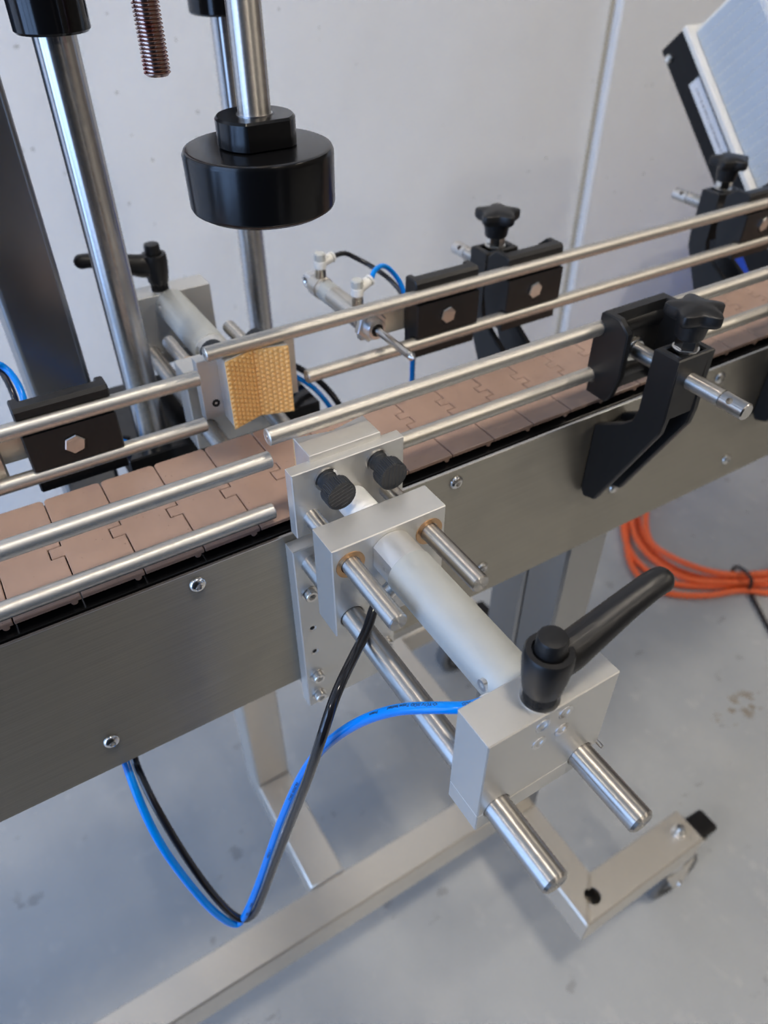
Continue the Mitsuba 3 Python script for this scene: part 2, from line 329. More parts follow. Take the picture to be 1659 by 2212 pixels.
def caster(cx, cy, label, wy=0.0, wdir=(0, 1, 0)):
    t = thing('caster', label, 'caster', None)
    u, v, w = basis(wdir); top = ZT0; R = .05; c = V3(cx, cy, R + .0005)
    part(t, 'mount_plate', bbox(cx - .028, cx + .028, cy - .024, cy + .024, top - .012, top - .0005, .002), 'screw_steel')
    part(t, 'swivel', lathe([(.024, 0), (.026, .004), (.022, .012)], (cx, cy, top - .0235), EZ, 28), 'screw_steel')
    wx = c + V3(.03, -.005, 0)
    part(t, 'wheel', lathe([(.016, -.012), (.036, -.013), (.046, -.013), (R, -.009), (R, .009), (.046, .013), (.036, .013), (.016, .012)], wx, w, 44), 'tyre_grey', 35)
    part(t, 'wheel_hub', lathe([(.0, -.0165), (.013, -.0165), (.015, -.012), (.015, .012), (.013, .0165), (0, .0165)], wx, w, 28), 'grey_white', 35)
    part(t, 'rim_ring', cat(tube(wx - w * .0145, wx - w * .0115, .030, .036), tube(wx + w * .0115, wx + w * .0145, .030, .036)), 'black_nylon')
    for s in (-1, 1):
        o = wx + w * s * .0185
        pl = unary_union([circ(0, 0, .013), Polygon([(-.013, 0), (.013, 0), (.006, .074), (-.052, .074)])])
        part(t, 'fork_plate', prism(pl, -.001, .001, o, V3(w[1], -w[0], 0), EZ, w, .0003), 'tube_steel')
    part(t, 'axle_bolt', lathe([(0, -.0235), (.0035, -.0235), (.0045, -.0215), (.0045, .0215), (.0035, .0235), (0, .0235)], wx, w, 16), 'screw_steel')
    pts = [(cx + px, cy + py, .130 + pz, r_) for px, pz, r_ in ((.060, .002, .006), (.096, -.004, .006)) for py in (-.006, .018)]
    hp = m3.Manifold.batch_hull([m3.Manifold.sphere(r_, 20).translate([x, y, z]) for x, y, z, r_ in pts] + [m3.Manifold.sphere(.005, 16).translate([cx + q, cy + w_, .118]) for q in (.062, .094) for w_ in (-.005, .017)])
    part(t, 'brake_pedal', from_man(hp), 'black_matte', 40)
    part(t, 'pedal_clip', cat(bbox(cx + .030, cx + .072, cy - .0155, cy - .0125, .116, .136, .001), bbox(cx + .030, cx + .066, cy + .0245, cy + .0275, .116, .136, .001)), 'screw_steel')
    part(t, 'brake_arm', bbox(cx + .01, cx + .062, cy - .008, cy + .010, .118, .126, .001), 'screw_steel')
    part(t, 'stem_bolt', lathe([(0, 0), (.0100, 0), (.0100, .0018), (.0088, .0022), (.0088, .0075), (.0066, .0085), (.0064, .0135), (.0045, .0168), (0, .0175)], (cx, cy, ZT1), EZ, 24), 'screw_steel')
    return t
caster(.609, -.140, 'grey wheeled caster with a black brake pedal under the near stand corner')
caster(.585, .381, 'grey wheeled caster under the far end of the stand behind the column')

# ------------------------------------------------------------------ conveyor body
cv = thing('conveyor', 'conveyor bed with brushed stainless side panels and black wear strips', 'conveyor')
PX0, PX1, PZ0, PZ1 = -.9, 1.7, .747, .896
def uvbox(x0, x1, y0, y1, z0, z1):
    V, F, UVs = [], [], []
    def face(a, b, c, d):
        o = len(V); V.extend([a, b, c, d]); F.extend([(o, o + 1, o + 2), (o, o + 2, o + 3)]); UVs.extend([(q[0], q[2] + q[1]) for q in (a, b, c, d)])
    face((x0, y0, z0), (x1, y0, z0), (x1, y0, z1), (x0, y0, z1)); face((x1, y1, z0), (x0, y1, z0), (x0, y1, z1), (x1, y1, z1))
    face((x0, y0, z1), (x1, y0, z1), (x1, y1, z1), (x0, y1, z1)); face((x0, y1, z0), (x1, y1, z0), (x1, y0, z0), (x0, y0, z0))
    face((x0, y1, z0), (x0, y0, z0), (x0, y0, z1), (x0, y1, z1)); face((x1, y0, z0), (x1, y1, z0), (x1, y1, z1), (x1, y0, z1))
    return (np.array(V, float), np.array(F)), np.array(UVs)
for y0, y1, z1 in ((-.012, -.0098, PZ1), (.1105, .1127, .884)):
    m, uv = uvbox(PX0, PX1, y0, y1, PZ0, z1); part(cv, 'side_panel', m, 'panel_steel', False, uv=uv)
part(cv, 'panel_edge', bbox(PX0, PX1, -.0121, -.0097, PZ1 - .0004, PZ1 + .0004, .0003), 'bright_steel')
part(cv, 'wear_strip', cat(bbox(PX0, PX1, -.0092, .016, .872, .8905, .0012), bbox(PX0, PX1, -.0035, .014, .890, .8925, .0006)), 'black_gloss')
part(cv, 'wear_strip', cat(bbox(PX0, PX1, .087, .1103, .872, .8905, .0012), bbox(PX0, PX1, .089, .1065, .890, .8925, .0006)), 'black_gloss')
part(cv, 'bed_plate', bbox(PX0, PX1, .014, .089, .872, .8895, .001), 'black_matte')
part(cv, 'cross_bar', bbox(.129, .255, -.0115, .1120, .7375, .7468, .0006), 'column_steel')
def socketed(profile, O, D_, hex_r, depth, n=28):
    """turned head with a real hexagon socket cut into its top"""
    top = max(h for _, h in profile); O, D_ = np.asarray(O, float), np.asarray(D_, float)
    solid = to_man(lathe([(max(r, 1e-5), h) for r, h in profile], O, D_, n)); u, v, w = basis(D_)
    cut = to_man(prism(hexagon(0, 0, hex_r), top - depth, top + .002, O, u, v, w, .0001))
    return from_man(solid - cut if solid.volume() > 0 else m3.Manifold())
def button_screw(parent, x, y, z, s=-1, r=.0056):
    part(parent, 'panel_screw', socketed([(r, 0), (r * .99, .0009), (r * .86, .0022), (r * .6, .0030), (r * .40, .0032)], (x, y, z), V3(0, s, 0), r * .42, .0027), 'screw_steel', 40)
for x, z in ((.0675, .8854), (-.0124, .7767), (.2648, .8847), (.2997, .7784), (.4443, .8045), (.5495, .8842), (.6083, .7721), (-.18, .8854), (-.26, .7767), (.80, .8845)):
    button_screw(cv, x, -.012, z)
# flat-top chain
ch = thing('conveyor_chain', 'brownish pink plastic slat-top conveyor chain of hinged links', 'conveyor chain')
PITCH, CW_, G = .0381, .103, .00034
def link_poly():
    q = PITCH; ys = [0, .0403, .0505, .0588, .0668, CW_]      # fingers reach 8 mm into the link ahead between these lines
    edge = [(0, .0), (0, .0403), (-.008, .0403), (-.008, .0505), (0, .0505), (0, .0588), (-.008, .0588), (-.008, .0668), (0, .0668), (0, CW_)]
    L = Polygon([*edge, *[(x + q, y) for x, y in edge[::-1]]]).buffer(-G, join_style=2)
    L = L.buffer(-.0005, join_style=1, quad_segs=3).buffer(.0005, join_style=1, quad_segs=3)
    keep = unary_union([rrect(G, q - G, .05, CW_ - G, .0032, 6), sbox(-.02, -.01, q + .01, .094)]); return L.intersection(keep).simplify(.00003)
lp = link_poly()
def link_mesh():
    top = prism(lp, .8973, .9000, (0, 0, 0), EX, EY, EZ, .0005, False)
    barrels = [rod((x, a + .0002, .8962), (x, b - .0002, .8962), .0020, .0003, 16) for x, a, b in ((PITCH - .0045, .0005, .0395), (PITCH - .0045, .0676, CW_ - .0005), (-.0045, .0410, .0498), (-.0045, .0594, .0662))]
    return cat(top, *barrels)
lk = mikit.ply(link_mesh(), 'chain_acetal', smooth=30)
nlink = 0
for kx in range(-10, 45):
    key = f'{ch}__chain_link' + (f'_{nlink:03d}' if nlink else ''); nlink += 1
    scene[key] = {**lk, 'to_world': T().translate([.0031 + kx * PITCH, 0, 0])}

# ------------------------------------------------------------------ guide rails
RR = .0054
def rail(x0, x1, y, z, label):
    t = thing('guide_rail', label, 'guide rail')
    shaft(t, 'rod', (x0, y, z), (x1, y, z), RR, 'rail_turned', .0007)
    e = x0 if x0 > -.3 else x1; s = 1 if x0 > -.3 else -1
    part(t, 'end_dimple', lathe([(0, 0), (.0016, 0), (.0017, .0006), (0, .0007)], (e - s * .0004, y, z), V3(s, 0, 0), 16), 'alu_bright')
rail(.127, 1.6, -.006, .971, 'upper near guide rod on the right, its blunt end above the aluminium jaw')
rail(.212, 1.6, -.006, .9335, 'lower near guide rod on the right, just above the pink chain')
rail(.1335, 1.6, .1125, .9675, 'upper far guide rod on the right, running in front of the yellow pad')
rail(.2095, 1.6, .1125, .9268, 'lower far guide rod on the right, ending under the small air cylinder')
rail(-.5, .1297, .0, .9506, 'upper near guide rod on the left, crossing the chain to the gripper')
rail(-.5, .1277, .0, .9105, 'lower near guide rod on the left, close above the chain edge')
rail(-.5, .1273, .1146, .950, 'upper far guide rod on the left, gripped by the black block')
rail(-.5, .1266, .1146, .9113, 'lower far guide rod on the left, below the black block')

# ------------------------------------------------------------------ black rail clamps
def clamp_head(t, x0, x1, yr, z0, s, depth, name='clamp_head'):
    """s=+1: rods face -y (far side of the belt); s=-1: mirrored. Grooves for two rods z0 +- .0192"""
    Y = lambda a: yr + s * a
    dz = .0196; r = RR + .0002
    def prof(d):
        front = []
        for zc in (-dz, dz):
            front += [(r * math.cos(a), zc + r * math.sin(a)) for a in np.linspace(-PI / 2, PI / 2, 9)]
        f = [(-.0005, -.033), (-.0005, -dz - r)] + [q for q in front[:9]] + [(-.004, -dz + r), (-.004, dz - r)] + front[9:] + [(-.0005, dz + r), (-.0005, .0305)]
        if d < .02: return f + [(.0015, .033), (d - .0015, .033), (d, .0315), (d, -.0315), (d - .0015, -.033)]
        return f + [(.002, .033), (d - .010, .033), (d, .025), (d + .0012, -.008), (d - .004, -.028), (d - .008, -.033)]
    P = lambda q: Polygon([(Y(a), z0 + b) for a, b in q]).buffer(0)
    wall = yz_plate(P(prof(depth)).intersection(sbox(min(Y(-.02), Y(.0095)), 0, max(Y(-.02), Y(.0095)), 2)), x0 + .001, x1 - .001, .0006)
    fp = P(prof(depth)); fp = fp if depth < .02 else fp.intersection(fp.buffer(-.005).buffer(.0085, quad_segs=6))
    fl = [yz_plate(fp, a, b, .0010) for a, b in ((x0, x0 + .006), (x1 - .006, x1))]
    back = [rod((x0 + .004, Y(.0025), z0 + q), (x1 - .004, Y(.0025), z0 + q), .0088, .0005, 28) for q in (-dz, dz)] if depth > .02 else []
    back = [from_man(to_man(b).trim_by_plane([0.0, float(s), 0.0], float(s * Y(.004)))) for b in back]
    return part(t, name, cat(wall, *fl, *back), 'black_nylon', 35)
def hex_bolt(t, x, y, z, r=.0068):
    part(t, 'bolt_pocket', prism(hexagon(0, 0, r * 1.22, .25), 0, .0003, (x, y + .0001, z), EX, EZ, V3(0, -1, 0), .0001), 'black_gloss', False)
    k = part(t, 'hex_bolt', prism(hexagon(0, 0, r * 1.08, .25), 0, .0016, (x, y, z), EX, EZ, V3(0, -1, 0), .0007, False), 'screw_steel', False)
    marks = []
    for i, (a0, txt) in enumerate(((150, 'A2-70'),)):
        m = meshkit.text_mesh(txt, .0019, .00012); v = np.array(m.vertices); L = v[:, 0].max()
        th = math.radians(a0) - v[:, 0] / L * math.radians(120); rad = r * .55 + v[:, 1]
        marks.append((np.stack([x + rad * np.cos(th), y - .0016 - v[:, 2], z + rad * np.sin(th)], 1), np.array(m.faces)))
    put(k + '__stamp', cat(*marks), 'alu_bright', False)
def star_knob(t, x, y, zb):
    part(t, 'washer', tube((x, y, zb), (x, y, zb + .0013), .004, .0092), 'screw_steel')
    part(t, 'hex_nut', cat(prism(hexagon(x, y, .0082, .3), zb + .0013, zb + .0095, (0, 0, 0), EX, EY, EZ, .0006)), 'screw_steel', False)
    z = zb + .0085
    part(t, 'knob_hub', lathe([(.0085, 0), (.0098, .0012), (.0116, .013), (.0116, .016)], (x, y, z), EZ, 40), 'black_nylon')
    def lob(a, k): return 1 - .30 * (.5 + .5 * math.cos(5 * (a + .3))) ** .75 * (1.0 if 0 < k < 6 else .5)
    part(t, 'star_knob', lathe([(.010, .0125), (.0182, .0135), (.0206, .0155), (.0209, .0178), (.0207, .0215), (.0197, .0227), (.011, .0245), (.004, .0249)], (x, y, z), EZ, 90, lob), 'black_nylon', 38)
def rail_clamp(xc, yr, z0, s, label, arm_dx=(-.018, .018), ypanel=None, bolt=False):
    """clamp with arm, shaft and star knob; s=-1 near side, +1 far side"""
    t = thing('rail_clamp', label, 'clamp', None)
    Y = lambda a: yr + s * a
    clamp_head(t, xc - .0305, xc + .0305, yr, z0, s, .027)
    zs = z0 - .0005; xs = xc - .001
    shaft(t, 'clamp_shaft', (xs, Y(.010), zs), (xs, Y(.0925), zs), .0062, 'rod_turned', .0001)
    tip = to_man(rod((xs, Y(.0925), zs), (xs, Y(.1125), zs), .0062, .0009, 56)); hd_ = V3(-.75, 0, .66); hd_ /= np.linalg.norm(hd_); hc = V3(xs, Y(.1005), zs)
    tip = tip - to_man(rod(hc - hd_ * .012, hc + hd_ * .012, .0023, .0001, 28)); part(t, 'shaft_end', from_man(tip), 'bright_steel', 30)
    part(t, 'shaft_flange', lathe([(.0095, 0), (.0095, .002), (.0075, .0025), (.0075, .005)], (xs, Y(.0095), zs), V3(0, s, 0), 28), 'screw_steel')
    x0, x1 = xs + arm_dx[0], xs + arm_dx[1]; zt = z0 + .0195
    ya, yb, yp = .0430, .0650, abs(ypanel - yr)
    side = [(ya, zt), (yb, zt), (yb + .0015, z0 - .028), (yb, z0 - .041), (yp + .016, z0 - .132), (yp + .004, z0 - .136), (yp, z0 - .130), (yp, z0 - .064), (yp + .024, z0 - .050), (ya - .004, z0 - .042), (ya, z0 - .028)]
    P = Polygon([(Y(a), b) for a, b in side]).buffer(-.0022, quad_segs=4).buffer(.0022, quad_segs=4)
    bar = yz_plate(P, x0, x0 + .0065, .0012), yz_plate(P, x1 - .0065, x1, .0012)
    blk_hole = [(Y(ya + .0005), z0 - .014), (Y(yb - .0005), z0 - .014), (Y(yb - .0005), zt), (Y(ya + .0005), zt)]
    xa, xb = sorted((Y(ya), Y(yb)))
    boss = xy_plate(sbox(x0, xa, x1, xb).difference(sbox(xs - .0142, (xa + xb) / 2 - .0072, xs + .0142, (xa + xb) / 2 + .0072)), z0 - .030, zt, .001)
    boss2 = bbox(x0 + .001, x1 - .001, xa + .001, xb - .001, z0 - .03, zt - .0065, .001)
    foot = bbox(x0 + .002, x1 - .002, *(sorted((Y(yp + .001), Y(yp + .006)))), z0 - .128, z0 - .068, .001)
    part(t, 'clamp_arm', cat(*bar, boss, boss2, foot), 'black_nylon', 35)
    star_knob(t, xs, (xa + xb) / 2, zt)
    if bolt: hex_bolt(t, xc, yr - .004, z0)
    return t
rail_clamp(.4195, -.006, .952, -1, 'black rail clamp with star knob on the near panel, in full view', ypanel=-.012)
rail_clamp(.643, -.006, .952, -1, 'black rail clamp cut off by the right picture edge, near panel', ypanel=-.012)
rail_clamp(.4305, .1125, .9472, 1, 'black rail clamp with star knob on the far side before the blank wall', ypanel=.115, bolt=True)
rail_clamp(.7350, .1125, .9472, 1, 'black rail clamp with star knob on the far side below the tilted device', ypanel=.115, bolt=True)
t = thing('rail_clamp', 'short black rail block with hex bolt beside the small air cylinder', 'clamp')
clamp_head(t, .3085, .370, .1125, .9472, 1, .0155); hex_bolt(t, .3385, .1085, .9472)
t = thing('rail_clamp', 'short black rail block with stamped hex bolt at the left', 'clamp')
clamp_head(t, .0048, .0660, .1146, .9307, 1, .0155); hex_bolt(t, .0348, .1106, .9300)
part(t, 'flat_bar', xz_plate(rrect(-.06, .030, .916, .942, .006), .1315, .1375, .0008), 'rail_steel')
part(t, 'cross_plate', xz_plate(rrect(-.05, -.010, .905, .952, .006), .1195, .1305, .0012), 'rail_steel')
part(t, 'plate_screw', lathe([(.006, 0), (.006, .004), (.005, .005), (0, .005)], (-.0235, .1195, .9255), V3(0, -1, 0), 24), 'screw_steel')

# ------------------------------------------------------------------ bottle grippers
def socket_screw(t, x, y, z, s, r=.0046, h=.0052, name='socket_screw'):
    part(t, 'washer', lathe([(r * 1.22, 0), (r * 1.22, .001)], (x, y, z), V3(0, s, 0), 24), 'screw_steel')
    part(t, name, socketed([(r, .001), (r, h - .0008), (r * .9, h), (r * .3, h)], (x, y, z), V3(0, s, 0), r * .60, h - .0014), 'screw_steel', 40)
def thumb_knob(t, x, y, z, s, face_rot):
    part(t, 'knob_cup', tube((x, y, z), (x, y + s * .0018, z), .0062, .0079), 'polished_steel')
    part(t, 'knob_neck', lathe([(.0066, 0), (.0063, .002), (.0058, .0025), (.0056, .010)], (x, y + s * .001, z), V3(0, s, 0), 32), 'knob_grey')
    def kn(a, k): return 1 - (.045 if k in (1, 2) and int(a / (2 * PI) * 88) % 2 else 0)
    key = part(t, 'thumb_knob', lathe([(.0056, .0088), (.0097, .0105), (.0097, .0185), (.0091, .0190), (.0088, .0188)], (x, y + s * .001, z), V3(0, s, 0), 176, kn), 'knob_grey', 25)
    ca, sa = math.cos(face_rot), math.sin(face_rot); R_ = .0088; rib = []
    for i in range(-3, 4):                       # ribs across the cap
        d = i * .0025; L = math.sqrt(max(R_ ** 2 - (abs(d) + .0009) ** 2, 1e-8))
        u = V3(ca, 0, sa); v = V3(-sa, 0, ca); o = V3(x, y + s * .0197, z) + v * d
        rib.append(prism(Polygon([(-L, -.0011), (L, -.0011), (L, .0011), (-L, .0011)]), -.0006, .00035, o, u, v, V3(0, s, 0), .0003))
    put(key + '__cap_ribs', cat(*rib), 'knob_grey', False)
def lever(t, b, d, rise, L):
    """clamping lever: b base point, d horizontal direction of the arm"""
    b = np.asarray(b, float); d = np.asarray(d, float)
    part(t, 'lever_base', tube(b, b + EZ * .0008, .004, .0094), 'alu_bright')
    def kn(a, k): return 1 - (.035 if k in (1, 2) and int(a / (2 * PI) * 120) % 2 else 0)
    part(t, 'knurled_ring', lathe([(.0076, .0008), (.0079, .001), (.0079, .0062), (.0070, .0068)], b, EZ, 240, kn), 'black_matte', 25)
    hub = [(.0078, .0060), (.0092, .0085), (.0104, .016), (.0114, .026), (.0112, .0318), (.0104, .0334), (.0080, .0336), (.0078, .031), (0, .031)]
    def arm_node(f, ztop, rv, rh): return m3.Manifold.sphere(1.0, 24).scale([rh, rh, rv]).translate([float(q) for q in (b + d * L * f + EZ * (ztop - rv))])
    zs_ = [(.0, .0336, .0110, .0088), (.20, .0346, .0102, .0086), (.42, .0365 + rise * .30, .0084, .0078), (.66, .0390 + rise * .62, .0068, .0070), (.86, .0404 + rise * .9, .0060, .0066), (.955, .0404 + rise, .0062, .0064)]
    nd = [arm_node(*q) for q in zs_]; tot = None
    for p_, q_ in zip(nd[:-1], nd[1:]):
        h_ = m3.Manifold.batch_hull([p_, q_]); tot = h_ if tot is None else tot + h_
    tm = trimesh.Trimesh(*from_man(tot.refine_to_length(.0022)), process=True); trimesh.smoothing.filter_taubin(tm, iterations=10); arm = (np.array(tm.vertices), np.array(tm.faces))
    part(t, 'lever_hub', lathe(hub, b, EZ, 48), 'black_nylon', 35)
    part(t, 'lever_arm', arm, 'black_nylon', True)
    part(t, 'lever_button', lathe([(.0069, .028), (.0069, .0405), (.0063, .0420), (.004, .0425), (0, .0425)], b, EZ, 36), 'black_nylon', 35)
def gripper(label, o):
    t = thing('bottle_gripper', label, 'clamping unit')
    s = o['s']; XC = .1675; x0, x1 = .1288, .2064; zt = o['zt']
    LX, RX = .1405, .1945; ZL, ZG, rL, rG = o.get('zl', .876), .9212, .0073, .0058
    # mounting plate on the conveyor panel
    yp0, yp1 = o['plate']
    pl = rrect(.1279, .2060, .7235, o.get('pt', .891), .0004)
    for hz in (.8124, .7866): pl = pl.difference(circ(.1367, hz, .0024, 20))
    part(t, 'mounting_plate', xz_plate(pl, yp0, yp1, .0007), 'alu_block', 30)
    for hz in (.8124, .7866):
        part(t, 'tapped_hole', tube(V3(.1367, yp0, hz), V3(.1367, yp1 - s * .0004, hz), .0019, .0024, 20), 'alu_bright')
    for sx in (.1366, .1982):
        for sz in (.8495, .7588, .7348): socket_screw(t, sx, yp1, sz, s)
    # support rods, guide rods
    for X in (LX, RX): shaft(t, 'support_rod', (X, yp1 - s * .004, ZL), (X, o['tip'], ZL), rL, 'rod_turned', .0013, 56)
    for X in (LX, RX): shaft(t, 'guide_rod', (X, o['jaw'][1] - s * .003, ZG), (X, o['gtip'], ZG), rG, 'rod_turned', .0007)
    # sliding block
    ym0, ym1 = o['mid']
    bl = rrect(x0, x1, zt - .0725, zt - .0005, .0003)
    for X in (LX, RX): bl = bl.difference(circ(X, ZL, rL + .0005, 32)).difference(circ(X, ZG, rG + .0012, 32))
    part(t, 'sliding_block', xz_plate(bl, ym0, ym1, .0007), 'alu_block', 30)
    for X in (LX, RX): part(t, 'bronze_bushing', tube((X, ym0 + s * .002, ZG), (X, ym1 + s * .0007, ZG), rG + .0005, .0093, 40), 'bronze')
    # piston, tube
    part(t, 'bumper', rod((XC, o['jaw'][1] + s * .0005, .925), (XC, ym0, .925), .0105, .002, 36), 'nylon_white', 40)
    part(t, 'cylinder_cap', xz_plate(circ(XC, .9195, .0140, 56).intersection(sbox(XC - .0118, .9, XC + .02, .94)), ym1, ym1 + s * .021, .0004), 'alu_block', 30)
    part(t, 'cylinder_tube', rod((XC, ym1 + s * .0205, .9195), (XC, o['cb'][0], .9195), .0146, .0003, 56), 'alu_tube', 40)
    part(t, 'port', tube((XC - .0119, ym1 + s * .0125, .9200), (XC - .0105, ym1 + s * .0125, .9200), .0012, .0022, 20), 'alu_bright')
    part(t, 'port', tube((XC - .0150, o['cb'][0] - s * .0115, .9235), (XC - .0125, o['cb'][0] - s * .0115, .9235), .0016, .0033, 20), 'alu_bright')
    # clamp block, split along the support rods
    c0, c1 = o['cb']
    up = rrect(x0, x1, ZL + .0003, zt, .0003); lo = rrect(x0, x1 - .007, ZL - .0135, ZL - .0003, .0003)
    for X in (LX, RX): up = up.difference(circ(X, ZL, rL + .0002, 36)); lo = lo.difference(circ(X, ZL, rL + .0002, 36))
    for sx, sz in ((.1740, .9287), (.1603, .9287), (.1742, .9146), (.1604, .9146)): up = up.difference(circ(sx, sz + zt - .9365, .0034, 24))
    part(t, 'clamp_block', xz_plate(up.buffer(0), c0, c1, .0006), 'alu_block', 30)
    part(t, 'clamp_foot', xz_plate(max(getattr(lo, 'geoms', [lo]), key=lambda g: g.area), c0, c1, .0006), 'alu_block', 30)
    part(t, 'dowel_pin', rod((RX + .012, c1 - s * .001, ZL + .001), (RX + .012, c1 + s * .004, ZL + .001), .0011, .0003, 14), 'screw_steel')
    for sx, sz in ((.1740, .9287), (.1603, .9287), (.1742, .9146), (.1604, .9146)):
        dz = zt - .9365
        part(t, 'countersink', tube((sx, c1, sz + dz), (sx, c1 + s * .0004, sz + dz), .0033, .0041, 24), 'alu_bright')
        part(t, 'block_screw', socketed([(.0034, -.0070), (.0034, .0002), (.0032, .0004), (.0010, .0004)], (sx, c1, sz + dz), V3(0, s, 0), .0023, .0055), 'screw_steel', 40)
    lever(t, *o['lever'])
    # jaw: plate, thumb knobs, V block
    j0, j1 = o['jaw']
    jp = rrect(.1295, .2069, .9080, .957, .0003).difference(circ(.1682, .9476, .0024, 20))
    part(t, 'jaw_plate', xz_plate(jp, j0, j1, .0006), 'alu_block', 30)
    for i, kx in enumerate((.1516, .1871)): thumb_knob(t, kx, j1, .9468, s, (.28, 1.5)[i])
    yb, tip = j0 + s * .0028, o['pad']; vd = -s * (.0075 if o['rubber'] else .0050)
    bx0, bx1 = .1448, .1936
    tipb = tip if not o['rubber'] else tip + s * .0016
    vb = Polygon([(bx0, yb), (bx1, yb), (bx1, tipb), (XC + .001, tipb - vd), (bx0, tipb)])
    jb = to_man(xy_plate(vb, .9068, .9617, .0005)) - to_man(rod((.1682, yb + s * .003, .9476), (.1682, yb - s * .011, .9476), .0024, .0001, 24))
    part(t, 'jaw_block', from_man(jb), 'alu_block', 30)
    part(t, 'jaw_screw', tube((.1392, j0, .9205), (.1392, j0 - s * .0006, .9205), .0012, .0030, 20), 'black_matte')
    # rubber pad with nubs on both flanks of the V
    pad, nubs = [], []
    th = .0016; pd = [(bx0, tip), (XC + .001, tip - vd), (bx1, tip)]
    pp = Polygon([pd[0], pd[1], pd[2], (bx1, tip + s * th), (XC + .001, tip - vd + s * th), (bx0, tip + s * th)])
    kpad = part(t, 'rubber_pad', xy_plate(pp.buffer(0), .9055, .9612, .0002), 'rubber_pad', False, label='yellow rubber lining with small round nubs')
    for a, b in ((pd[0], pd[1]), (pd[1], pd[2])):
        a, b = np.array(a), np.array(b); L = np.linalg.norm(b - a); d = (b - a) / L; n = np.array([d[1], -d[0]])
        if n[1] * -s < 0: n = -n
        cols = int(L / .0033)
        for i in range(cols):
            for j in range(15):
                u = (i + .5) * L / cols; z = .9074 + j * .00375 + (.0019 if i % 2 else 0)
                if z > .9606: continue
                p = a + d * u; nubs.append(lathe([(.00165, -.0003), (.00145, .0006), (.0008, .0011), (0, .0012)], (p[0], p[1], z), (n[0], n[1], 0), 10))
    put(kpad + '__pad_nubs', cat(*nubs), 'rubber_pad', True, kind='stuff')
    return t
gripper('pneumatic clamping unit on the near panel with black lever at the front', dict(s=-1, zt=.9365, plate=(-.012, -.0235), tip=-.2640, gtip=-.1300, mid=(-.0548, -.0782), cb=(-.1970, -.2202),
        jaw=(-.0212, -.0302), pad=-.0020, rubber=False, lever=((.1648, -.2110, .9365), V3(1, -.035, 0) / np.linalg.norm([1, -.035, 0]), .011, .0625)))
gripper('pneumatic clamping unit behind the belt with the yellow nubbed pad', dict(s=1, zt=.931, plate=(.115, .1265), tip=.372, gtip=.2330, pt=.883, mid=(.1600, .1832), cb=(.3045, .3300),
        jaw=(.1236, .1328), pad=.1045, rubber=True, lever=((.1630, .3160, .931), V3(-1, .03, 0) / np.linalg.norm([1, .03, 0]), .004, .0640)))

# ------------------------------------------------------------------ air hoses
def hose(P, r, m, label, cat_='hose', it=14):
    C = smooth_path(P, 10, it); t = thing('air_hose', label, cat_); part(t, 'tube', sweep(C, r, 20), m, True); return t, C
blueP = [(.1520, -.1925, .9205), (.1410, -.1905, .9205), (.1285, -.178, .9142), (.1175, -.162, .9004), (.1061, -.143, .8734), (.095, -.122, .8311), (.0832, -.106, .7824), (.0665, -.092, .7077), (.0478, -.082, .6273), (.0304, -.077, .5729), (.0206, -.074, .5586), (.0094, -.07, .5888), (.0004, -.06, .6266), (-.0083, -.045, .677), (-.0107, -.025, .7084), (-.0102, -.003, .7262), (-.0082, .012, .7372), (-.0044, .022, .756), (0, .026, .80)]
tb, CB = hose(blueP, .0030, 'hose_blue', 'blue air hose with black print hanging in a loop below the near panel', it=10)
part(tb, 'hose_fitting', rod((.1590, -.1925, .9196), (.1482, -.1922, .9195), .0039, .001, 24), 'white_plastic')
def wrap_text(C, r, txt, s0, h, ang, wide=1.0):
    m = meshkit.text_mesh(txt, h * 1.12, .0001, bold=True); v = np.array(m.vertices); f = np.array(m.faces)
    t, N = frames(C); B = np.cross(t, N); S = np.r_[0, np.cumsum(np.linalg.norm(np.diff(C, axis=0), axis=1))]
    s = s0 + v[:, 0] * wide; i = lambda A: np.stack([np.interp(s, S, A[:, k]) for k in range(3)], 1)
    c, tt, nn = i(C), i(t), i(N); tt /= np.linalg.norm(tt, axis=1, keepdims=True)
    view = CAM - c; view -= tt * (view * tt).sum(1, keepdims=True); view /= np.linalg.norm(view, axis=1, keepdims=True)
    side = np.cross(view, tt)                    # letter tops
    a = ang + (v[:, 1] - h / 2) / r; rad = r + .00004 + v[:, 2]
    return c + rad[:, None] * (np.cos(a)[:, None] * view + np.sin(a)[:, None] * side), f
_S = np.r_[0, np.cumsum(np.linalg.norm(np.diff(CB, axis=0), axis=1))]
def s_at(z, x): return _S[np.argmin(np.abs(CB[:, 2] - z) + np.abs(CB[:, 0] - x))]
tx = [('-DUO', .0080, .0013, -.62, .95), ('\u25c7TÜV SÜD Type tested', .0250, .0013, -.62, 1.35), ('Pneum.', s_at(.893, .114), .0012, -.5, 1.2)]
tx += [('L RT', s_at(.828, .0945), .0013, -.5, 1.5), ('06.2020 (061)', s_at(.782, .083), .0014, -.1, 1.75), ('|\u2190 0.25m', s_at(.683, .061), .0014, -.1, 1.5), ('FESTO', s_at(.598, .039), .0014, .25, 1.0), ('1040', s_at(.580, .033), .0013, .35, 1.0)]
part(tb, 'print', cat(*[wrap_text(CB, .0030, *q) for q in tx]), 'print_ink', False, label='black lettering')
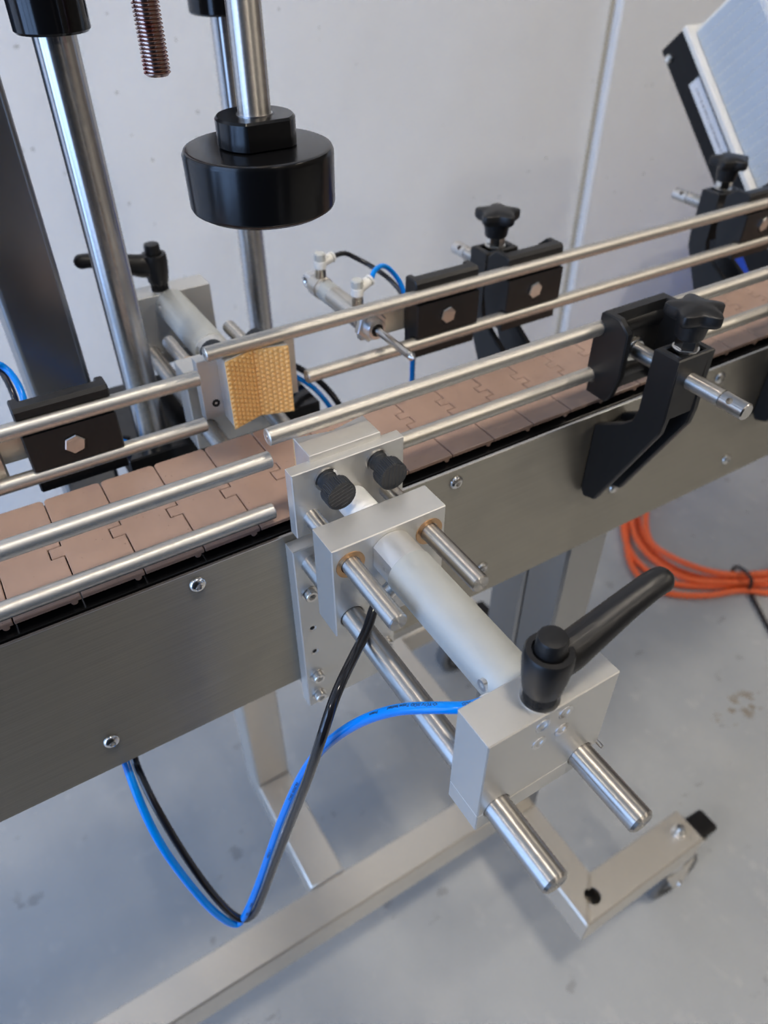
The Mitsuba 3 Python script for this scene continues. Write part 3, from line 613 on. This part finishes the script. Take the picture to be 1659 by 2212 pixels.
blackP = [(.1560, -.0870, .8960), (.1490, -.0895, .8895), (.1374, -.1, .8857), (.1202, -.114, .8868), (.1021, -.128, .8843), (.0883, -.136, .8662), (.0803, -.128, .8183), (.0714, -.112, .7501), (.0586, -.098, .6773), (.0444, -.087, .6078), (.0349, -.08, .5706), (.0236, -.074, .5679), (.0131, -.064, .6041), (.0041, -.045, .6476), (-.0019, -.022, .6877), (-.004, .0, .703), (-.0037, .014, .7115), (-.0007, .024, .7323), (.003, .03, .79)]
tk, CK = hose(blackP, .0030, 'hose_black', 'glossy black air hose crossing in front of the blue one', it=10)
part(tk, 'hose_fitting', cat(rod((.1690, -.0895, .9030), (.1800, -.0905, .8800), .0075, .001, 6), rod((.1660, -.0870, .8990), (.1520, -.0885, .8925), .0050, .0008, 24)), 'screw_steel', 30)
# ------------------------------------------------------------------ stop cylinder
st = thing('stop_cylinder', 'small stainless air cylinder with pointed piston rod over the chain', 'air cylinder')
cx, cz = .2745, .9478
part(st, 'bracket_bar', xz_plate(rrect(.2665, .345, .934, .9585, .002).difference(circ(cx, cz, .0085)), .1282, .1335, .0006), 'tube_steel')
part(st, 'hex_nut', prism(hexagon(0, 0, .0138, .25), 0, .0060, (cx, .1280, cz), EX, EZ, V3(0, -1, 0), .0009), 'alu_bright', False)
nose = []
for i in range(5): nose += [(.0076, .0055 + i * .0016), (.0084, .0063 + i * .0016)]
part(st, 'threaded_nose', lathe([(.0076, .0)] + nose + [(.0078, .0138), (.0052, .0142), (.0050, .011), (0, .011)], (cx, .1280, cz), V3(0, -1, 0), 40), 'alu_bright', 25)
part(st, 'rod_seal', lathe([(.0049, 0), (.0049, .0016)], (cx, .1172, cz), V3(0, -1, 0), 24), 'black_matte')
part(st, 'piston_rod', lathe([(.0031, 0), (.0031, .0500), (.0027, .0503), (.0027, .0512), (.0032, .0516), (.0032, .0535), (.0006, .0570), (0, .0571)], (cx, .1180, cz), V3(0, -1, 0), 32), 'bright_steel', 30)
part(st, 'cylinder_body', lathe([(.0088, 0), (.0098, .001), (.0098, .012), (.0090, .0125), (.0090, .070), (.0098, .0705), (.0100, .072), (.0100, .083), (.0088, .0845)], (cx, .1336, cz), EY, 44), 'rail_steel', 30)
part(st, 'rear_eye', yz_plate(Polygon([(.2175, cz - .007), (.229, cz - .007), (.2335, cz - .003), (.2335, cz + .003), (.229, cz + .007), (.2175, cz + .007)]).difference(circ(.2265, cz, .0026, 18)), cx - .0065, cx + .0065, .0012), 'alu_bright')
part(st, 'name_band', tube((cx, .185, cz), (cx, .199, cz), .0089, .00906), 'alu_tube')
for fy, m1, out in ((.2085, 'white_plastic', V3(1, .35, .05)), (.1450, 'white_plastic', V3(1, .25, .30))):
    b = V3(cx, fy, cz + .0088); out = out / np.linalg.norm(out)
    k = part(st, 'elbow_fitting', lathe([(.0048, 0), (.0048, .0060), (.0043, .0062), (.0043, .0085)], b, EZ, 28), 'nickel')
    part(st, 'elbow_body', cat(lathe([(.0048, .0082), (.0051, .009), (.0051, .0145), (.0045, .0150)], b, EZ, 28), rod(b + EZ * .0125 + out * .003, b + EZ * .0125 + out * .0135, .0042, .0008, 28), rod(b + EZ * .0125 + out * .0140, b + EZ * .0125 + out * .0158, .0046, .0006, 28)), m1, 30)
    part(st, 'elbow_cap', lathe([(.0048, .0148), (.0050, .0155), (.0050, .0205), (.0042, .0215)], b, EZ, 12), 'grey_white', False)
o1 = V3(cx, .2085, cz + .0213) + V3(1, .35, .05) / 1.061 * .0166; o2 = V3(cx, .1450, cz + .0213) + V3(1, .25, .30) / 1.073 * .0166
hose([tuple(o1), (o1[0] + .012, .216, .9695), (.3123, .214, .9640), (.3242, .2, .9565), (.331, .18, .9488), (.3350, .165, .935), (.3361, .156, .905), (.3361, .154, .8853), (.3348, .154, .80)], .0021, 'hose_black', 'thin black air hose arching from the rear fitting of the small cylinder', it=4)
hose([tuple(o2), (o2[0] + .008, .1560, .9770), (.3120, .165, .9740), (.3240, .168, .9630), (.3310, .166, .9500), (.3325, .159, .9330), (.3315, .150, .905), (.3312, .148, .8876), (.3303, .148, .80)], .0021, 'hose_blue', 'thin blue air hose bending from the front fitting of the small cylinder', it=4)
hose([(-.06, .2, .925), (-.03, .2, .955), (.0049, .2, .9552), (.013, .2, .9503), (.0167, .19, .9428), (.0169, .18, .9344), (.0158, .174, .9248), (.024, .178, .908), (.050, .188, .890), (.085, .205, .853)], .0024, 'hose_blue', 'blue air hose arching down behind the left black block', it=4)
hose([(-.06, .207, .920), (-.03, .207, .952), (.0020, .207, .9545), (.0085, .207, .9505), (.0112, .197, .9416), (.0116, .187, .9331), (.011, .181, .9235), (.018, .186, .905), (.048, .198, .884), (.085, .215, .853)], .0024, 'hose_black', 'black air hose beside the blue one at the left picture edge', it=4)
hose([(.19, .24, .900), (.2150, .225, .8900), (.2406, .22, .8774), (.2519, .22, .8692), (.2654, .21, .8576), (.2742, .2, .8448), (.2783, .19, .8334), (.2774, .18, .8235), (.27, .17, .76)], .0030, 'hose_black', 'black air hose running down behind the yellow pad to the belt', it=4)
hose([(.187, .240, .889), (.2130, .229, .8800), (.2385, .224, .8675), (.2496, .224, .8590), (.2615, .214, .8490), (.2685, .204, .8380), (.2712, .194, .8290), (.2700, .184, .8200), (.262, .172, .755)], .0024, 'hose_blue', 'blue air hose tucked under the black one behind the yellow pad', it=4)

# ------------------------------------------------------------------ capping machine: columns, head, post, base
def column(x, y, r, zb, coll, label):
    t = thing('guide_column', label, 'column')
    shaft(t, 'shaft', (x, y, zb), (x, y, 1.75), r, 'column_turned', .001, 72)
    R_, zc = coll
    part(t, 'collar', lathe([(r + .0005, 0), (R_ - .0015, 0), (R_, .0015), (R_, .09), (R_ - .002, .092)], (x, y, zc), EZ, 64), 'black_gloss', 40)
    return t
column(.1049, .21, .0131, .8517, (.0225, 1.148), 'polished steel column at the left with a black collar at the top')
column(.2680, .345, .0122, .80, (.0285, 1.134), 'polished steel column behind the black disc, black collar above')
hd = thing('capping_head', 'black capping disc hanging on a brushed steel spindle over the belt', 'capping head')
HX, HY = .1640, .0515
shaft(hd, 'spindle', (HX, HY, 1.118), (HX, HY, 1.60), .0086, 'rod_turned', .0006, 56)
part(hd, 'disc', lathe([(.036, 0), (.0390, .0018), (.0398, .0035), (.0402, .0290), (.0392, .0312), (.0375, .0320), (.018, .0322)], (HX, HY, 1.0795), EZ, 72), 'black_delrin', 35)
nk = circ(HX, HY, .0208, 56).intersection(sbox(HX - .03, HY - .0172, HX + .03, HY + .03))
part(hd, 'neck', xy_plate(nk, 1.1115, 1.1262, .0012), 'black_delrin', 30)
part(hd, 'retaining_ring', tube((HX, HY, 1.1262), (HX, HY, 1.1268), .0086, .0094, 40), 'alu_bright')
tr = thing('threaded_rod', 'reddish steel threaded rod hanging at the top of the picture', 'threaded rod')
prof = [(.0, 0), (.0060, 0), (.0072, .0012)]
for i in range(90): prof += [(.0078, .0016 + i * .0020), (.0078, .0020 + i * .0020), (.0066, .0029 + i * .0020), (.0066, .0033 + i * .0020)]
mat('thread_steel', {'type': 'principled', 'metallic': 1.0, 'roughness': .22, 'base_color': proc(lambda p, n, uv: mix((.5, .36, .32), (.30, .05, .045), smoothstep(.45, .62, fbm(p.x * 70, p.y * 70, p.z * 45, 3)) * smoothstep(1.20, 1.15, p.z)))})
part(tr, 'shank', lathe(prof, (.1463, .15, 1.1300), EZ, 36), 'thread_steel', 30)
nt = thing('hex_bolt', 'small steel bolt end beside the upper black collar', 'bolt')
part(nt, 'nut', prism(hexagon(0, 0, .0105, .2), 0, .006, (.2315, .335, 1.165), EX, EY, EZ, .0008), 'screw_steel', False)
part(nt, 'shank', lathe([(.004, 0), (.0062, .001), (.0062, .6)], (.2315, .335, 1.1615), EZ, 24), 'screw_steel')
ps = thing('machine_post', 'dark brushed steel box post at the left edge of the picture', 'post')
part(ps, 'box_tube', prism(rrect(.0262, .0745, .255, .345, .005, 5), .60, 1.8, (0, 0, 0), EX, EY, EZ, .001), 'dark_steel', 35)
mb = thing('capping_table', 'black glossy table plate of the capping machine behind the belt', 'machine table')
part(mb, 'base_plate', bbox(.0755, .2545, .1842, .310, .828, .8515, .0012), 'black_gloss')
part(mb, 'edge_strip', bbox(.076, .254, .3102, .3130, .832, .849, .0006), 'dark_steel')
part(mb, 'foot_block', bbox(.09, .13, .21, .27, .60, .8275, .002), 'black_matte')

# ------------------------------------------------------------------ tilted device at the right
dv = thing('label_printer', 'white device tilted back with ribbed pale side and black back box', 'device')
A = V3(0, -math.sqrt(.5), math.sqrt(.5)); D = V3(0, -math.sqrt(.5), -math.sqrt(.5)); O0 = V3(.85, .3579, 1.0768)
def dprism(x0, x1, d0, d1, a0, a1, b=.0008):
    m = bbox(x0, x1, d0, d1, a0, a1, b); v = m[0]
    return V3(0, O0[1], O0[2]) + v[:, :1] * EX + v[:, 1:2] * D + v[:, 2:] * A, m[1]
part(dv, 'back_box', dprism(.850, 1.15, -.004, .30, -.0365, -.0002), 'black_matte')
part(dv, 'base_rim', dprism(.847, 1.16, -.004, .31, 0, .0075, .0012), 'white_plastic')
part(dv, 'body', dprism(.858, 1.15, .004, .215, .0077, .110, .002), 'white_plastic')
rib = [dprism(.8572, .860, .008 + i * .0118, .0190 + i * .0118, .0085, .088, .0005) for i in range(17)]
for r_ in rib: part(dv, 'side_rib', r_, 'side_window_tint', False)
for i in range(16): part(dv, 'vent_slot', dprism(.8570, .8576, .010 + i * .0128, .0165 + i * .0128, .0905, .0925, .0002), 'paper', False)
part(dv, 'front_frame', dprism(.856, 1.15, .0, .22, .110, .122, .003), 'white_plastic')
part(dv, 'screen', dprism(.890, 1.11, .03, .18, .122, .1235, .0005), 'screen_glass')
part(dv, 'screen_line', dprism(.895, 1.0, .05, .053, .1235, .1238, .0001), 'crate_blue')
part(dv, 'paper_label', dprism(.8494, .8501, .054, .150, -.0190, -.0030, .0001), 'paper')
marks = []; x_ = .064; random.seed(3)
while x_ < .146:
    w = random.choice([.0012, .0016, .002, .0026]); marks.append(dprism(.8491, .8495, x_, x_ + w, -.0120, -.0106, .00005)); x_ += w + random.choice([.0007, .0007, .0022])
part(dv, 'label_print', cat(*marks), 'print_ink', False)
part(dv, 'side_screw', lathe([(.005, 0), (.005, .003), (.003, .005), (0, .005)], V3(.850, O0[1], O0[2]) + D * .0115 - A * .030, V3(-1, 0, 0), 20), 'screw_steel')
part(dv, 'stand_arm', bbox(1.09, 1.13, .20, .24, .70, 1.0, .002), 'black_matte')
cr = thing('storage_crate', 'deep blue plastic crate on the floor behind the conveyor at the right', 'crate')
CX0, CX1, CY0, CY1, CZ = 1.70, 2.25, .60, .78, .56
part(cr, 'box', cat(bbox(CX0, CX1, CY0, CY0 + .006, 0, CZ, .002), bbox(CX0, CX1, CY1 - .006, CY1, 0, CZ, .002), bbox(CX0, CX0 + .006, CY0, CY1, 0, CZ, .002), bbox(CX1 - .006, CX1, CY0, CY1, 0, CZ, .002), bbox(CX0, CX1, CY0, CY1, 0, .008, .002)), 'crate_blue')
for i in range(6): part(cr, 'rib', bbox(CX0 + .02 + i * .1, CX0 + .028 + i * .1, CY0 - .012, CY0, .01, CZ - .03, .002), 'crate_blue')
part(cr, 'rim', cat(bbox(CX0 - .012, CX1 + .012, CY0 - .014, CY0, CZ - .03, CZ, .003), bbox(CX0 - .012, CX0, CY0, CY1, CZ - .03, CZ, .003)), 'crate_blue')

# ------------------------------------------------------------------ cables on the floor
oc = thing('extension_cable', 'coiled orange cable lying on the floor at the right, tied in black', 'cable')
R_ = .0085
coils = [[(1.45, .60), (1.308, .545), (1.243, .487), (1.204, .423), (1.197, .345), (1.231, .281), (1.296, .236), (1.398, .195), (1.6, .17), (1.75, .25), (1.76, .45)],
         [(1.40, .63), (1.30, .56), (1.225, .495), (1.185, .44), (1.168, .37), (1.183, .295), (1.240, .246), (1.367, .180), (1.58, .15), (1.77, .23), (1.79, .45)],
         [(1.37, .66), (1.26, .56), (1.175, .467), (1.141, .389), (1.15, .314), (1.215, .258), (1.29, .221), (1.373, .172), (1.56, .13), (1.8, .22), (1.82, .45)],
         [(1.38, .60), (1.27, .545), (1.17, .457), (1.122, .393), (1.108, .332), (1.134, .280), (1.2, .236), (1.275, .209), (1.353, .150), (1.54, .10), (1.83, .22)],
         [(1.42, .58), (1.30, .52), (1.20, .425), (1.196, .352), (1.234, .272), (1.298, .222), (1.387, .19), (1.58, .19), (1.72, .28)]]
zz = [.0087, .0245, .0087, .0087, .038]
for c, z in zip(coils, zz): part(oc, 'strand', sweep(smooth_path([(x, y, z + .004 * math.sin(9 * x)) if z > .01 else (x, y, z) for x, y in c], 8, 4), R_ * .8, 14), 'orange_cable', True)
part(oc, 'cable_tie', sweep(smooth_path([(1.281, .245, .004), (1.281, .247, .045), (1.283, .225, .052), (1.285, .203, .040), (1.286, .200, .004)], 6, 1), .004, 10), 'black_nylon', True)
pc = thing('power_cord', 'thin black cord leaving the orange coil across the floor', 'cord')
part(pc, 'cord', sweep(smooth_path([(1.283, .190, .006), (1.276, .178, .006), (1.258, .148, .006), (1.229, .098, .006), (1.2, .037, .006), (1.17, -.05, .006)], 8, 3), .0045, 12), 'black_nylon', True)
